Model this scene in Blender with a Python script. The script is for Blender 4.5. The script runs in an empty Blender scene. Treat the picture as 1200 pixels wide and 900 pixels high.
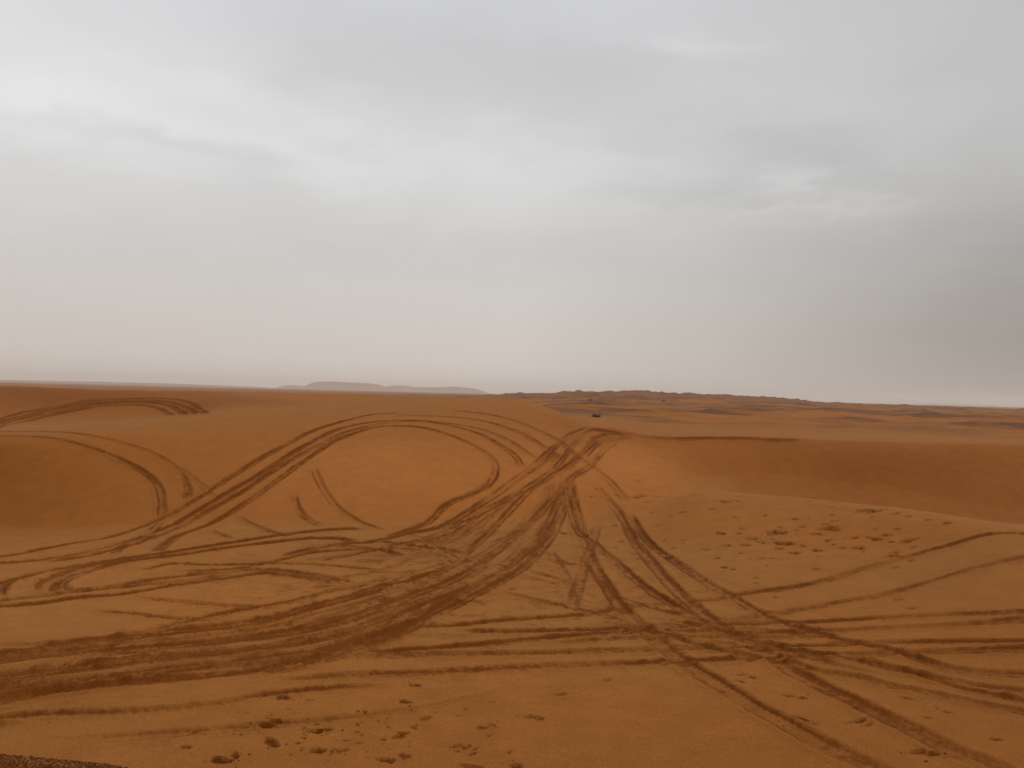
import bpy, math, random
import numpy as np
from mathutils import Matrix

random.seed(7)
rng = np.random.default_rng(7)
SC = bpy.context.scene
COL = SC.collection

# ------------------------------------------------------------------ camera
H = 3.6                     # eye height above the valley floor between the dunes
FPX, CX, CY = 906.0, 600.0, 450.0
PITCH, ROLL = math.radians(0.72), math.radians(1.46)
Rm = Matrix.Rotation(math.radians(90) + PITCH, 3, 'X') @ Matrix.Rotation(ROLL, 3, 'Z')
cam = bpy.data.cameras.new('camera')
cam.sensor_width = 36.0
cam.lens = 36.0 * FPX / 1200.0
cam.clip_start, cam.clip_end = 0.1, 60000
camo = bpy.data.objects.new('camera', cam)
camo.matrix_world = Matrix.Translation((0, 0, H)) @ Rm.to_4x4()
COL.objects.link(camo)
SC.camera = camo
RN = np.array(Rm)

def ray(px, py):
    px = np.asarray(px, float); py = np.asarray(py, float)
    d = np.stack([(px - CX) / FPX, -(py - CY) / FPX, -np.ones_like(px)], -1)
    return d @ RN.T

def hor(px):                # picture row of the true horizon in a column
    px = np.asarray(px, float)
    lo = np.full(px.shape, 300.0); hi = np.full(px.shape, 600.0)
    for _ in range(40):
        mid = (lo + hi) / 2
        up = ray(px, mid)[..., 2] > 0
        lo = np.where(up, mid, lo); hi = np.where(up, hi, mid)
    return (lo + hi) / 2

# ------------------------------------------------------------------ noise
def _hash(ix, iy, seed):
    h = (ix.astype(np.int64) * 374761393 + iy.astype(np.int64) * 668265263 + seed * 1442695041) & 0xffffffff
    h = ((h ^ (h >> 13)) * 1274126177) & 0xffffffff
    h = h ^ (h >> 16)
    return (h & 0xffff) / 65535.0

def vnoise(x, y, seed=0):
    ix = np.floor(x); iy = np.floor(y)
    fx = x - ix; fy = y - iy
    ix = ix.astype(np.int64); iy = iy.astype(np.int64)
    u = fx * fx * fx * (fx * (fx * 6 - 15) + 10); v = fy * fy * fy * (fy * (fy * 6 - 15) + 10)
    a = _hash(ix, iy, seed); b = _hash(ix + 1, iy, seed)
    c = _hash(ix, iy + 1, seed); d = _hash(ix + 1, iy + 1, seed)
    return (a * (1 - u) + b * u) * (1 - v) + (c * (1 - u) + d * u) * v   # 0..1

def fbm(x, y, oct=4, seed=0, gain=0.5):
    s = np.zeros(np.broadcast(x, y).shape); a = 1.0; t = 0.0
    for o in range(oct):
        s += a * vnoise(x * 2.03 ** o + 17.3 * o, y * 2.03 ** o - 9.1 * o, seed + o); t += a; a *= gain
    return s / t

def sstep(a, b, x):
    t = np.clip((x - a) / (b - a), 0, 1)
    return t * t * (3 - 2 * t)

# ------------------------------------------------------------------ ground shape
def pchip(x, y, q):
    x = np.asarray(x, float); y = np.asarray(y, float)
    h = np.diff(x); d = np.diff(y) / h
    m = np.zeros_like(y)
    w1 = 2 * h[1:] + h[:-1]; w2 = h[1:] + 2 * h[:-1]
    ok = d[1:] * d[:-1] > 0
    with np.errstate(divide='ignore', invalid='ignore'):
        m[1:-1] = np.where(ok, (w1 + w2) / (w1 / d[:-1] + w2 / d[1:]), 0)
    m[0], m[-1] = d[0], d[-1]
    i = np.clip(np.searchsorted(x, q) - 1, 0, len(x) - 2)
    t = np.clip((q - x[i]) / h[i], 0, 1)
    t2, t3 = t * t, t * t * t
    return ((2 * t3 - 3 * t2 + 1) * y[i] + (t3 - 2 * t2 + t) * h[i] * m[i]
            + (-2 * t3 + 3 * t2) * y[i + 1] + (t3 - t2) * h[i] * m[i + 1])

# section cuts through the dunes: (distance, seen row) or (distance, ('z', height))
Z = lambda v: ('z', v)
CUTS = {
 0:   [(7.2,900),(9.2,800),(11.9,720),(16.3,650),(20.4,620),(22,580),(23.4,540),(24.4,517),(25.5,509),(28,503),(35,Z(1.1)),(43,498),(57,454),(75,Z(1.4)),(150,Z(.2))],
 200: [(7.3,900),(9.3,800),(12.1,720),(16.4,650),(20.2,617),(22.3,580),(24,550),(26,522),(28.5,502),(31,491.5),(38,Z(1.6)),(46,489),(60,457),(80,Z(1.6)),(150,Z(.2))],
 300: [(7.3,900),(9.4,800),(12.3,720),(16.6,650),(19.8,614),(22,580),(24,550),(26.3,520),(29.5,497),(35,480),(45,Z(2.3)),(54,Z(2.55)),(66,460),(85,Z(1.8)),(150,Z(.4))],
 400: [(7.35,900),(9.5,800),(12.4,720),(16.8,650),(20,612),(22,580),(24,550),(26.5,520),(31,490),(40,470),(50,Z(2.3)),(58,Z(2.4)),(72,462),(95,Z(1.8)),(150,Z(.6))],
 500: [(7.4,900),(9.6,800),(12.6,720),(17,650),(20.5,612),(22.3,580),(24.3,550),(26.8,520),(31,490),(43,466),(55,Z(2.4)),(65,Z(2.4)),(82,Z(2.7)),(105,Z(1.8)),(150,Z(1.0))],
 600: [(7.4,900),(9.6,800),(12.6,720),(17.3,650),(21,610),(23,580),(25.2,550),(28,520),(33,492),(44,467),(55,Z(2.3)),(63,Z(2.2)),(80,Z(2.1)),(100,Z(1.8)),(150,Z(1.6))],
 650: [(7.4,900),(9.7,800),(12.7,720),(17.4,650),(21.3,610),(23.5,580),(26,550),(28.8,520),(32,502),(38,481),(48,Z(2.2)),(58,Z(2.0)),(78,Z(1.9)),(105,Z(1.9)),(150,Z(1.8))],
 690: [(7.45,900),(9.7,800),(12.8,720),(17.5,650),(21.5,610),(24,580),(26.5,550),(29,525),(30.5,511),(32.3,499.5),(36,Z(1.95)),(45,493),(70,485),(110,477),(150,473)],
 722: [(7.45,900),(9.75,800),(12.85,720),(17.6,650),(21.7,606),(24.2,580),(27,550),(29.5,527),(31.2,514),(32.8,502),(36.5,Z(1.85)),(45,496),(72,486),(110,478.5),(150,474.5)],
 760: [(7.5,900),(9.8,800),(12.9,720),(17.7,650),(22,602),(24.5,580),(27.5,550),(30,530),(32,519),(33.5,510.5),(37,Z(1.78)),(45,501),(75,487),(110,480),(150,476)],
 830: [(7.5,900),(9.8,800),(12.9,720),(17.5,647),(23.5,577),(26,Z(.45)),(29.5,560),(32,538),(34,524),(35.8,512),(39,Z(1.7)),(47,504),(78,488),(115,481),(150,477)],
 900: [(7.5,900),(9.8,800),(13,720),(18,640),(23,581),(28,Z(-.25)),(33.6,555),(35,538),(36.2,525),(37.5,512.8),(41,Z(1.66)),(50,504),(80,490),(115,483),(150,479)],
 1050:[(7.5,900),(9.8,800),(12.95,720),(16.5,650),(20,596),(26.5,Z(-.6)),(31.8,575),(33.6,547),(34.8,529),(36.2,519),(41,Z(1.6)),(50,508),(80,494),(115,487),(150,483)],
 1200:[(7.5,900),(9.8,800),(12.3,720),(14.3,665),(16.5,620),(26.5,Z(-.95)),(31.3,602),(34,565),(35.8,540),(37.4,522),(43,Z(1.6)),(52,512),(80,499),(115,491),(150,487)],
}
cut_px = sorted(CUTS)
NK = 15
KY = np.zeros((len(cut_px), NK)); KZ = np.zeros((len(cut_px), NK)); KU = np.zeros((len(cut_px), NK))
for i, p in enumerate(cut_px):
    hp = float(hor(np.array([p]))[0])
    for k, (y, v) in enumerate(CUTS[p]):
        KY[i, k] = y
        if isinstance(v, tuple): KZ[i, k] = v[1]
        else:
            d = ray([p], [v])[0]
            KZ[i, k] = H + y * d[2] / d[1]
CU = np.array([ray([p], [float(hor(np.array([p]))[0]) + 60])[0] for p in cut_px])
CU = CU[:, 0] / CU[:, 1]
# continue the dunes beyond both picture edges
CU = np.concatenate([[-6, -2.2, -1.15], CU, [1.2, 2.2, 6]])
eL = KY[0] * 1.0; eR = KY[-1] * 1.0
zl2 = KZ[0].copy(); zl2[6:11] *= 0.75
zr2 = KZ[-1].copy(); zr2[5:10] *= 0.85
KY = np.vstack([eL, eL, eL * np.linspace(1, 1.05, NK), KY, eR, eR, eR])
KZ = np.vstack([zl2, zl2, KZ[0], KZ, zr2, zr2, zr2])
headY = np.array([0.8, 2.0, 4.0]); headZ = np.array([1.95, 1.35, 0.5])

uf = np.linspace(-0.76, 0.76, 1340)
g = 0.76 * (6 / 0.76) ** np.linspace(0, 1, 60)[1:]
U = np.concatenate([-g[::-1], uf, g])
rows = [0.8]
while rows[-1] < 6.2: rows.append(rows[-1] * 1.05)
while rows[-1] < 46: rows.append(rows[-1] * 1.0026)
while rows[-1] < 63: rows.append(rows[-1] * 1.0033)
while rows[-1] < 160: rows.append(rows[-1] * 1.006)
while rows[-1] < 5300: rows.append(rows[-1] * 1.016)
V = np.array(rows)
NC, NR = len(U), len(V)
KYu = np.stack([pchip(CU, KY[:, k], U) for k in range(NK)], 1)
KZu = np.stack([pchip(CU, KZ[:, k], U) for k in range(NK)], 1)
Zb = np.zeros((NR, NC))
for j in range(NC):
    ky = np.concatenate([headY, KYu[j], [400, 12000]])
    kz = np.concatenate([headZ, KZu[j], [KZu[j, -1], KZu[j, -1]]])
    Zb[:, j] = pchip(ky, kz, V)
UU, VV = np.meshgrid(U, V)
XX, YY = UU * VV, VV
# soften cuts a little sideways
for _ in range(4):
    Zb[:, 1:-1] = (Zb[:, :-2] + 2 * Zb[:, 1:-1] + Zb[:, 2:]) / 4
# broad uneven swells on the near sand
nearw = sstep(6, 9, YY) * (1 - sstep(45, 80, YY))
Zb += nearw * 0.08 * (fbm(XX / 5.5, YY / 5.5, 3, 3) - 0.5)
Zb += nearw * 0.02 * (fbm(XX / 1.3 + 5, YY / 1.3, 3, 31) - 0.5)
# far dune field
t_ = sstep(.10, .2, UU); fw = t_ * sstep(42, 72, YY) + (1 - t_) * sstep(58, 110, YY)
def ridged(x, y, seed, oct=3):
    s = 0; a = 1; t = 0
    for o in range(oct):
        n = 1 - np.abs(2 * vnoise(x * 2.1 ** o, y * 2.1 ** o, seed + o) - 1)
        s = s + a * n * n; t += a; a *= 0.5
    return s / t
wx = XX + 6 * (fbm(XX / 25, YY / 25, 2, 88) - .5)
side = .5 + .5 * sstep(-.25, .05, UU)
amp = (0.80 + 1.1 * sstep(150, 500, YY) * side) * (.5 + .5 * side)
# fade down to a level plain far away
Zb = Zb * (1 - sstep(180, 900, YY)) + (0.1 * side) * sstep(180, 900, YY)
Zb += fw * amp * (.6 * ridged(wx / 26, YY / 17, 51) + .5 * ridged(wx / 11, YY / 8, 57, 2) - 0.55) * 1.5
# gentle swell inside the oval loop, uneven crest far left
Zb += .22 * np.exp(-(((XX + 3.3) / 2.6) ** 2 + ((YY - 25) / 2.6) ** 2))
Zb += np.exp(-((YY - 58) / 6) ** 2) * (1 - sstep(-.3, -.05, UU)) * .6 * (fbm(XX / 9, YY / 12, 3, 161) - .45)
Zb += fw * side * (0.25 + .5 * sstep(150, 400, YY)) * (fbm(XX / 7, YY / 5, 3, 61) - 0.5)
# long low range beyond on the right
rp = np.interp(UU, [-.35, -.2, -.05, 0.02, .09, .12, .165, .2, .265, .3, .33, .40, .5, .7, 1.2],
                   [0, 0.2, .8, 2.6, 4.6, 5.0, 6.2, 5.4, 5.0, 4.6, 3.8, 1.6, 0.6, 0.3, 0])
rp = rp + np.where(rp > .3, 1.0, 0) * 1.9 * (fbm(XX / 22, YY / 60, 4, 71, .6) - .5)
Zb += rp * np.exp(-((YY - 480) / 110) ** 2)
Zb += 0.5 * rp * np.exp(-((YY - 260) / 45) ** 2) * ridged(XX / 40, YY / 40, 75, 2)

def cell(x, y):
    j = np.interp(x / y, U, np.arange(NC)); i = np.interp(y, V, np.arange(NR))
    return i, j
def ground_z(x, y, A=None):
    A = Zb if A is None else A
    i, j = cell(x, y)
    i0 = np.clip(np.floor(i).astype(int), 0, NR - 2); j0 = np.clip(np.floor(j).astype(int), 0, NC - 2)
    a, b = i - i0, j - j0
    return (A[i0, j0] * (1 - a) * (1 - b) + A[i0 + 1, j0] * a * (1 - b) + A[i0, j0 + 1] * (1 - a) * b + A[i0 + 1, j0 + 1] * a * b)

def hit(px, py, y0=1.5, y1=4000.0):
    """where the line of sight through a point of the photograph meets the sand"""
    out = []
    sel = (V >= y0) & (V <= y1)
    Vs = V[sel]
    for a, b in zip(np.atleast_1d(px), np.atleast_1d(py)):
        d = ray([a], [b])[0]
        u = d[0] / d[1]
        j = np.interp(u, U, np.arange(NC)); j0 = int(min(max(math.floor(j), 0), NC - 2)); t = j - j0
        zt = Zb[sel, j0] * (1 - t) + Zb[sel, j0 + 1] * t
        gap = H + Vs * d[2] / d[1] - zt
        k = np.argmax(gap < 0) if (gap < 0).any() else -1
        if k > 0:
            y = Vs[k - 1] + (Vs[k] - Vs[k - 1]) * gap[k - 1] / (gap[k - 1] - gap[k])
        else:
            y = Vs[np.argmin(gap / Vs)]
        out.append((u * y, y))
    return np.array(out)

def spline(pts, step=4.0):
    P = np.array(pts, float)
    P = np.vstack([2 * P[0] - P[1], P, 2 * P[-1] - P[-2]])
    out = []
    for i in range(1, len(P) - 2):
        n = max(2, int(np.linalg.norm(P[i + 1] - P[i]) / step))
        t = np.linspace(0, 1, n, endpoint=False)[:, None]
        p0, p1, p2, p3 = P[i - 1], P[i], P[i + 1], P[i + 2]
        out.append(.5 * (2 * p1 + (p2 - p0) * t + (2 * p0 - 5 * p1 + 4 * p2 - p3) * t ** 2 + (3 * p1 - p0 - 3 * p2 + p3) * t ** 3))
    out.append(P[-2][None])
    return np.vstack(out)

def path_xy(pts, y0, y1):
    pts = [tuple(map(float, p)) for p in pts]
    if pts[0][0] < -5 or pts[0][0] > 1205:
        k = 130 / max(1, abs(pts[0][0] - pts[1][0])); pts = [(pts[0][0] + (pts[0][0] - pts[1][0]) * k, pts[0][1] + (pts[0][1] - pts[1][1]) * k * .8)] + pts
    if pts[-1][0] < -5 or pts[-1][0] > 1205:
        k = 130 / max(1, abs(pts[-1][0] - pts[-2][0])); pts = pts + [(pts[-1][0] + (pts[-1][0] - pts[-2][0]) * k, pts[-1][1] + (pts[-1][1] - pts[-2][1]) * k * .8)]
    s = spline(pts)
    w = hit(s[:, 0], s[:, 1], y0, y1)
    k = np.exp(-np.linspace(-1.6, 1.6, 7) ** 2); k /= k.sum()
    pad = np.vstack([np.repeat(w[:1], 3, 0), w, np.repeat(w[-1:], 3, 0)])
    w = np.stack([np.convolve(pad[:, c], k, 'valid') for c in (0, 1)], 1)
    # even steps on the ground
    L = np.concatenate([[0], np.cumsum(np.linalg.norm(np.diff(w, axis=0), axis=1))])
    n = max(3, int(L[-1] / 0.15))
    q = np.linspace(0, L[-1], n)
    return np.stack([np.interp(q, L, w[:, c]) for c in (0, 1)], 1)

def near_path(P, reach):
    """distance, signed side and run along path P for the grid points within reach: index window and arrays"""
    yl, yh = P[:, 1].min() - reach, P[:, 1].max() + reach
    i0, i1 = np.searchsorted(V, yl), np.searchsorted(V, yh)
    uu = np.concatenate([(P[:, 0] - reach) / P[:, 1], (P[:, 0] + reach) / P[:, 1]])
    j0, j1 = max(0, np.searchsorted(U, uu.min()) - 2), min(NC, np.searchsorted(U, uu.max()) + 2)
    D = np.full((i1 - i0, j1 - j0), 1e9); S = np.zeros_like(D); G = np.zeros_like(D)
    X, Y = XX[i0:i1, j0:j1], YY[i0:i1, j0:j1]
    run = 0.0
    for a, b in zip(P[:-1], P[1:]):
        e = b - a; l = np.hypot(*e)
        if l < 1e-6: continue
        ya, yb = min(a[1], b[1]) - reach, max(a[1], b[1]) + reach
        ii0, ii1 = np.searchsorted(V, ya) - i0, np.searchsorted(V, yb) - i0
        xa, xb = min(a[0], b[0]) - reach, max(a[0], b[0]) + reach
        c = [xa / max(ya, .5), xa / yb, xb / max(ya, .5), xb / yb]
        jj0, jj1 = np.searchsorted(U, min(c)) - j0, np.searchsorted(U, max(c)) - j0
        ii0, jj0 = max(ii0, 0), max(jj0, 0)
        if ii1 <= ii0 or jj1 <= jj0: run += l; continue
        sx, sy = X[ii0:ii1, jj0:jj1] - a[0], Y[ii0:ii1, jj0:jj1] - a[1]
        t = np.clip((sx * e[0] + sy * e[1]) / (l * l), 0, 1)
        dx, dy = sx - t * e[0], sy - t * e[1]
        d = np.hypot(dx, dy)
        sub = D[ii0:ii1, jj0:jj1]
        m = d < sub
        sub[m] = d[m]
        S[ii0:ii1, jj0:jj1][m] = (run + t * l)[m]
        G[ii0:ii1, jj0:jj1][m] = np.sign(sx * e[1] - sy * e[0])[m]
        run += l
    return (slice(i0, i1), slice(j0, j1)), D, S, G, run

# ------------------------------------------------------------------ tyre tracks
# each: label, list of ruts (points, width in m, strength, nearest, farthest)
def r(pts, w=.28, s=.7, y0=5., y1=34.): return (pts, w, s, y0, y1)
FARL = dict(y0=36., y1=62.)
TRACKS = [
 ('upper ruts of the dark arch on the dune far to the left', [
   r([(-30,500),(0,492),(25,484),(70,477),(95,471),(125,468.5),(165,467.5),(190,467),(215,469),(232,477),(243,486)], .5, .95, **FARL),
   r([(-30,503),(0,495),(30,487),(70,479),(100,473.5),(130,471),(170,470),(200,471),(218,477),(232,486)], .5, .95, **FARL)]),
 ('lower ruts of the dark arch on the dune far to the left', [
   r([(-30,505),(0,498),(30,490),(70,482),(100,476),(130,472.5),(170,471.5),(195,474),(210,481),(220,487)], .5, .9, **FARL),
   r([(-30,507),(0,500.5),(20,496),(50,489),(90,481),(120,475.5),(150,474.5),(175,475.5),(190,480),(203,488)], .5, .8, **FARL)]),
 ('pair of ruts curving over the crest and down the face of the smooth left dune', [
   r([(-30,506),(0,506),(60,506),(90,508),(110,511),(140,518),(165,526),(185,535),(200,545),(212,555),(218,566),(220,580),(221,592)], .27, .72, y1=30.),
   r([(-30,511),(0,511),(40,511.5),(65,514),(90,520),(115,528),(140,538),(160,548),(175,558),(183,566),(188,578),(190,600),(188,614)], .27, .78, y1=30.)]),
 ('faint rut slanting beside the pair that comes down the smooth left dune', [
   r([(196,542),(210,550),(225,561),(243,576),(255,588)], .25, .38)]),
 ('outermost rut of the swathe climbing from the left flat to the dune top', [
   r([(-40,660),(0,653),(40,646),(80,638),(120,632),(150,623),(180,612),(200,603),(222,590),(240,579),(268,561),(300,541),(330,524),(365,506),(400,494.5),(430,487),(455,484.5),(485,484)], .3, .98, y1=38.)]),
 ('middle pair of ruts in the rising swathe, curling round the top of the oval loop', [
   r([(-20,662),(60,655),(120,643),(160,632),(200,617),(225,603),(250,588),(275,573),(300,558),(330,539),(360,521),(385,508),(400,502),(430,495.5),(460,493),(490,493),(515,496.5),(545,503),(565,510),(585,521),(600,531),(608,540),(611,552)], .3, .98),
   r([(30,662),(90,654),(140,643),(180,630),(215,616),(245,598),(280,579),(305,562),(335,543),(365,526),(400,509),(430,500),(455,495.5),(490,493.5),(520,496),(560,502),(585,511),(605,522),(622,534),(634,543)], .3, .75)]),
 ('innermost rut of the swathe, drawing the closed oval loop on the dune face', [
   r([(175,652),(190,641),(210,627),(240,617),(270,601),(290,588),(310,574),(330,559),(360,538),(385,521),(400,514),(430,503),(450,499.5),(480,499.5),(505,503),(530,511),(555,522),(575,535),(582,547),(580,558),(572,568),(555,578),(535,586),(520,593),(512,601),(500,613),(470,625),(440,633)], .3, .98)]),
 ('second arc from the top over the oval loop, running down to the saddle', [
   r([(455,487),(490,487.5),(515,488),(540,489.5),(565,493),(590,500),(615,510),(632,521),(648,532),(662,546)], .34, .75, y1=40.)]),
 ('topmost arc of rut over the oval loop, close under the dune crest', [
   r([(520,481),(540,482),(560,484),(585,488),(605,494),(625,502),(645,511),(660,521),(680,537),(705,556),(722,572),(735,590)], .34, .7, y1=40.)]),
 ('short crossing rut bending off the rising swathe on the left flat', [
   r([(195,605),(183,617),(165,632),(145,642),(120,656)], .25, .6)]),
 ('bold double rut, the darkest of the flat, running in from the left edge', [
   r([(0,705),(-4,697),(-4,689),(4,683),(20,678),(50,671),(80,665),(120,659),(160,653),(200,648),(240,641),(280,635),(310,630),(345,625),(385,621),(410,620),(440,619)], .3, 1.6),
   r([(95,668),(130,661),(165,656),(200,652),(240,646),(280,640),(320,636),(350,632),(390,631),(430,636)], .28, 1.45)]),
 ('thick turning loop of churned sand inside the bold double rut on the left', [
   r([(160,660),(130,664),(105,669),(85,676),(68,684),(66,690),(85,694),(110,692),(140,687),(200,677),(240,673),(300,668),(340,670),(380,677),(400,681),(425,690)], .34, .8),
   r([(150,657),(110,664),(85,670),(65,677),(52,685),(58,691),(80,694)], .5, .6)]),
 ('pair of shallow ruts sweeping out of the left edge below the churned loop', [
   r([(-30,712),(0,711),(40,708),(100,700),(140,697),(200,687),(250,680),(290,674),(320,672),(350,676),(380,683),(400,690)], .28, .7),
   r([(-10,706),(10,703),(40,700),(80,695),(120,691),(200,683),(250,677),(300,672)], .28, .6)]),
 ('thin wavy rut between the bold double rut and the shallow pair below it', [
   r([(130,668),(165,668),(200,660.5),(240,662),(300,661),(350,660.5),(400,664),(430,667),(465,673)], .24, .62),
   r([(180,670),(250,669),(290,665),(330,656),(360,649),(400,645),(430,644.5),(460,648),(485,654)], .24, .6)]),
 ('upper of two thin pale ruts crossing the bare flat on the left', [
   r([(140,697),(175,702),(200,704),(250,708.5),(310,713),(345,713)], .22, .5)]),
 ('lower of two thin pale ruts crossing the bare flat on the left', [
   r([(80,714),(110,717),(150,719),(200,725),(240,727.5),(290,728)], .22, .45)]),
 ('small curved rut leaving the swathe below the oval loop, right of its twin', [
   r([(270,602),(285,610),(300,617),(330,627),(352,631)], .22, .55)]),
 ('small curved rut leaving the swathe below the oval loop, left of its twin', [
   r([(240,618),(260,628),(285,633)], .22, .5)]),
 ('broken hooked scrape hanging below the swathe left inside the oval loop', [
   r([(345,572),(345,588),(351,601),(365,611),(384,620)], .26, .45)]),
 ('faint rut dropping from the swathe through the inside of the oval loop', [
   r([(366,543),(372,560),(382,580),(395,595),(405,602),(422,612),(445,620),(460,625)], .26, .42)]),
 ('left edge rut of the trunk of tracks, climbing from the tangle over the saddle', [
   r([(735,509),(715,501.5),(700,500.5),(680,503.5),(665,510),(655,520),(640,533),(625,548),(605,562),(585,577),(565,590),(545,603),(522,616),(500,622),(470,627),(440,635),(400,638),(360,645),(320,656)], .31, .9, y1=36.)]),
 ('second rut of the trunk, fanning out beside the end of the oval loop', [
   r([(725,508),(705,504),(690,505),(675,515),(665,530),(655,543),(640,557),(620,570),(600,583),(580,596),(560,606),(545,612),(520,624),(490,634),(460,640),(430,643)], .26, .72, y1=36.),
   r([(610,575),(585,590),(563,600),(553,611),(538,622),(515,630),(480,640)], .25, .6)]),
 ('broad rut of the trunk running from the saddle through the heart of the tangle', [
   r([(735,512),(715,508),(700,513),(688,525),(674,540),(655,553),(632,567),(615,580),(595,601),(575,622),(555,640),(540,655),(510,670),(480,680),(440,690),(400,702),(360,712),(330,720),(280,729),(200,740),(120,749),(60,756),(0,766),(-40,772)], .26, .8, y1=36.),
   r([(690,545),(670,560),(648,585),(622,612),(600,632),(575,652),(545,672),(520,684),(490,694),(450,708),(410,722),(370,735),(300,746),(220,755),(120,763),(40,770),(-40,780)], .26, .75)]),
 ('pair of ruts in the middle of the wide dark band sweeping to the left edge', [
   r([(662,558),(658,575),(652,592),(640,617),(625,638),(608,655),(588,670),(560,685),(520,700),(480,715),(440,732),(400,744),(340,757),(260,764),(160,771),(60,786),(-40,796)], .28, .85),
   r([(672,562),(668,580),(660,600),(650,622),(636,642),(618,661),(596,677),(566,692),(530,712),(500,724),(460,740),(420,752),(360,764),(290,773),(200,784),(100,797),(-40,812)], .28, .8)]),
 ('outer pair of ruts along the upper rim of the wide dark band at the left', [
   r([(470,668),(440,682),(400,690),(370,697),(330,707),(280,716),(240,724),(180,738),(120,752),(80,757),(0,757),(-30,757)], .28, .6),
   r([(500,662),(470,680),(430,697),(390,707),(340,722),(280,735),(220,741),(160,748),(90,761),(0,773),(-30,778)], .23, .72)]),
 ('pair of ruts along the lower rim of the wide dark band at the left', [
   r([(560,690),(530,703),(505,716),(480,735),(450,747),(410,757),(380,768),(330,778),(260,788),(180,796),(100,806),(0,820),(-30,824)], .25, .72),
   r([(520,712),(490,730),(455,750),(420,762),(380,775),(330,786),(270,790),(210,797),(130,803),(60,812),(-30,829)], .25, .5)]),
 ('rut running level under the dark band into the long lines of the right flat', [
   r([(400,753),(440,746),(480,737),(540,732.5),(600,726),(660,722.5),(700,718.5),(735,712),(770,709.5),(800,707.5),(830,704),(870,697),(920,690),(970,680),(1000,670),(1050,657),(1080,648),(1120,637),(1150,628),(1175,625),(1200,626),(1240,627)], .25, .72)]),
 ('rut curving up the right slope below the footprints, second from its top', [
   r([(740,735),(780,733),(820,731),(860,727),(905,720),(950,713),(1000,704),(1040,697),(1080,685),(1120,673),(1160,662),(1200,655),(1240,650)], .25, .75)]),
 ('uppermost long level pair of ruts crossing the whole right flat', [
   r([(400,768),(440,765),(480,762),(540,757.5),(600,752),(660,746.5),(720,742),(770,737),(830,734),(900,731),(960,729),(1040,724),(1100,721),(1200,718),(1240,717)], .25, .85),
   r([(510,741.5),(600,740),(680,739),(730,737),(800,740),(870,742),(960,740),(1040,737),(1120,732),(1200,727.5),(1240,725)], .27, .8)]),
 ('lower long level pair of ruts crossing the whole right flat', [
   r([(380,771),(440,769.5),(480,769),(560,767),(620,766),(720,763),(800,761),(880,759),(960,757),(1050,753),(1120,752),(1200,752),(1240,752)], .23, .85),
   r([(300,800),(360,796),(400,792),(480,789.5),(550,786),(600,783),(680,780),(720,778.5),(800,775.5),(860,773),(920,771),(980,769),(1040,767),(1100,764),(1200,761.5),(1240,760)], .26, .82)]),
 ('faint level rut between the two long pairs of the right flat', [
   r([(620,758),(680,752),(740,748),(800,747),(870,749),(940,748),(1000,745)], .22, .45)]),
 ('wide pair of treaded ruts running from the saddle to the bottom right corner', [
   r([(668,556),(670,575),(674,595),(678,612),(686,640),(696,665),(714,693),(730,715),(750,735),(775,757),(800,776),(830,795),(860,814),(890,832),(920,848),(960,870),(1000,890),(1040,908),(1085,930)], .35, .72),
   r([(692,562),(702,575),(716,590),(728,605),(740,630),(755,650),(770,668),(788,688),(803,703),(822,718),(840,731),(862,746),(885,760),(910,775),(940,793),(970,808),(1000,822),(1040,842),(1080,862),(1120,882),(1165,900),(1210,922)], .35, .72)]),
 ('rut hugging the inner side of the wide treaded pair and bending to the right edge', [
   r([(660,575),(668,598),(676,622),(690,632),(702,643),(715,653),(730,666),(745,680),(765,695),(785,708),(800,716),(825,730),(840,738),(870,747),(900,756),(950,765),(1000,773),(1040,783),(1100,796),(1150,806),(1200,811),(1240,816)], .27, .85)]),
 ('dark rut descending past the footprint slope and bending to the right edge', [
   r([(735,598),(748,620),(760,637),(775,648),(800,665),(830,685),(860,701),(890,719),(920,731),(955,740),(980,749),(1010,755),(1050,764),(1090,777),(1120,785),(1160,789),(1200,791),(1240,793)], .28, .85)]),
 ('lowest pair of thin ruts slanting down across the right flat to the edge', [
   r([(690,722),(720,730),(780,744),(820,757),(870,768),(920,776),(960,787),(1000,793),(1040,803),(1100,815),(1150,826),(1200,835),(1240,843)], .24, .78),
   r([(840,742),(900,758),(960,768),(1030,778),(1080,792),(1140,809),(1200,823),(1240,832)], .24, .68)]),
 ('short pair of ruts slanting between the trunk and the wide treaded pair', [
   r([(600,664),(618,669),(640,675),(670,684),(700,690)], .22, .5),
   r([(592,671),(610,675),(640,682),(668,689)], .22, .5)]),
 ('single rut slanting off the trunk towards the level lines of the flat', [
   r([(570,688),(600,697),(640,706),(662,711),(700,720),(740,732),(790,745)], .22, .55)]),
 ('dark crust of dug sand lying across the gap left of the wide treaded pair', [
   r([(622,653),(645,655),(665,661),(695,664)], .3, .95)]),
 ('dark rut leaving the saddle level to the right along the dune crest', [
   r([(690,506),(705,504),(720,507),(740,511),(765,513),(790,514.5),(820,513.5),(860,513),(905,513.5),(950,515)], .5, .9, y0=20., y1=37.)]),
 ('thin rut behind the saddle, running right across the sand beyond the crest', [
   r([(712,494),(735,497),(760,501),(790,504.5),(815,506)], .4, .6, y0=36., y1=60.)]),
 ('pair of short ruts curling down the near side of the saddle on its right', [
   r([(745,509),(722,517),(708,527),(698,538),(693,546),(680,555),(668,563)], .3, .68, y1=36.),
   r([(727,510),(711,515),(699,521),(688,531),(682,541)], .26, .75, y1=36.)]),
 ('faint ruts fanning down from the saddle between the trunk and treaded pair', [
   r([(655,563),(645,585),(637,600),(615,618),(590,632),(565,640)], .24, .5),
   r([(660,565),(655,590),(640,622),(625,640),(607,653)], .24, .45),
   r([(662,552),(640,560),(620,574),(600,590),(570,608),(548,625),(520,640)], .28, .5)]),
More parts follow.
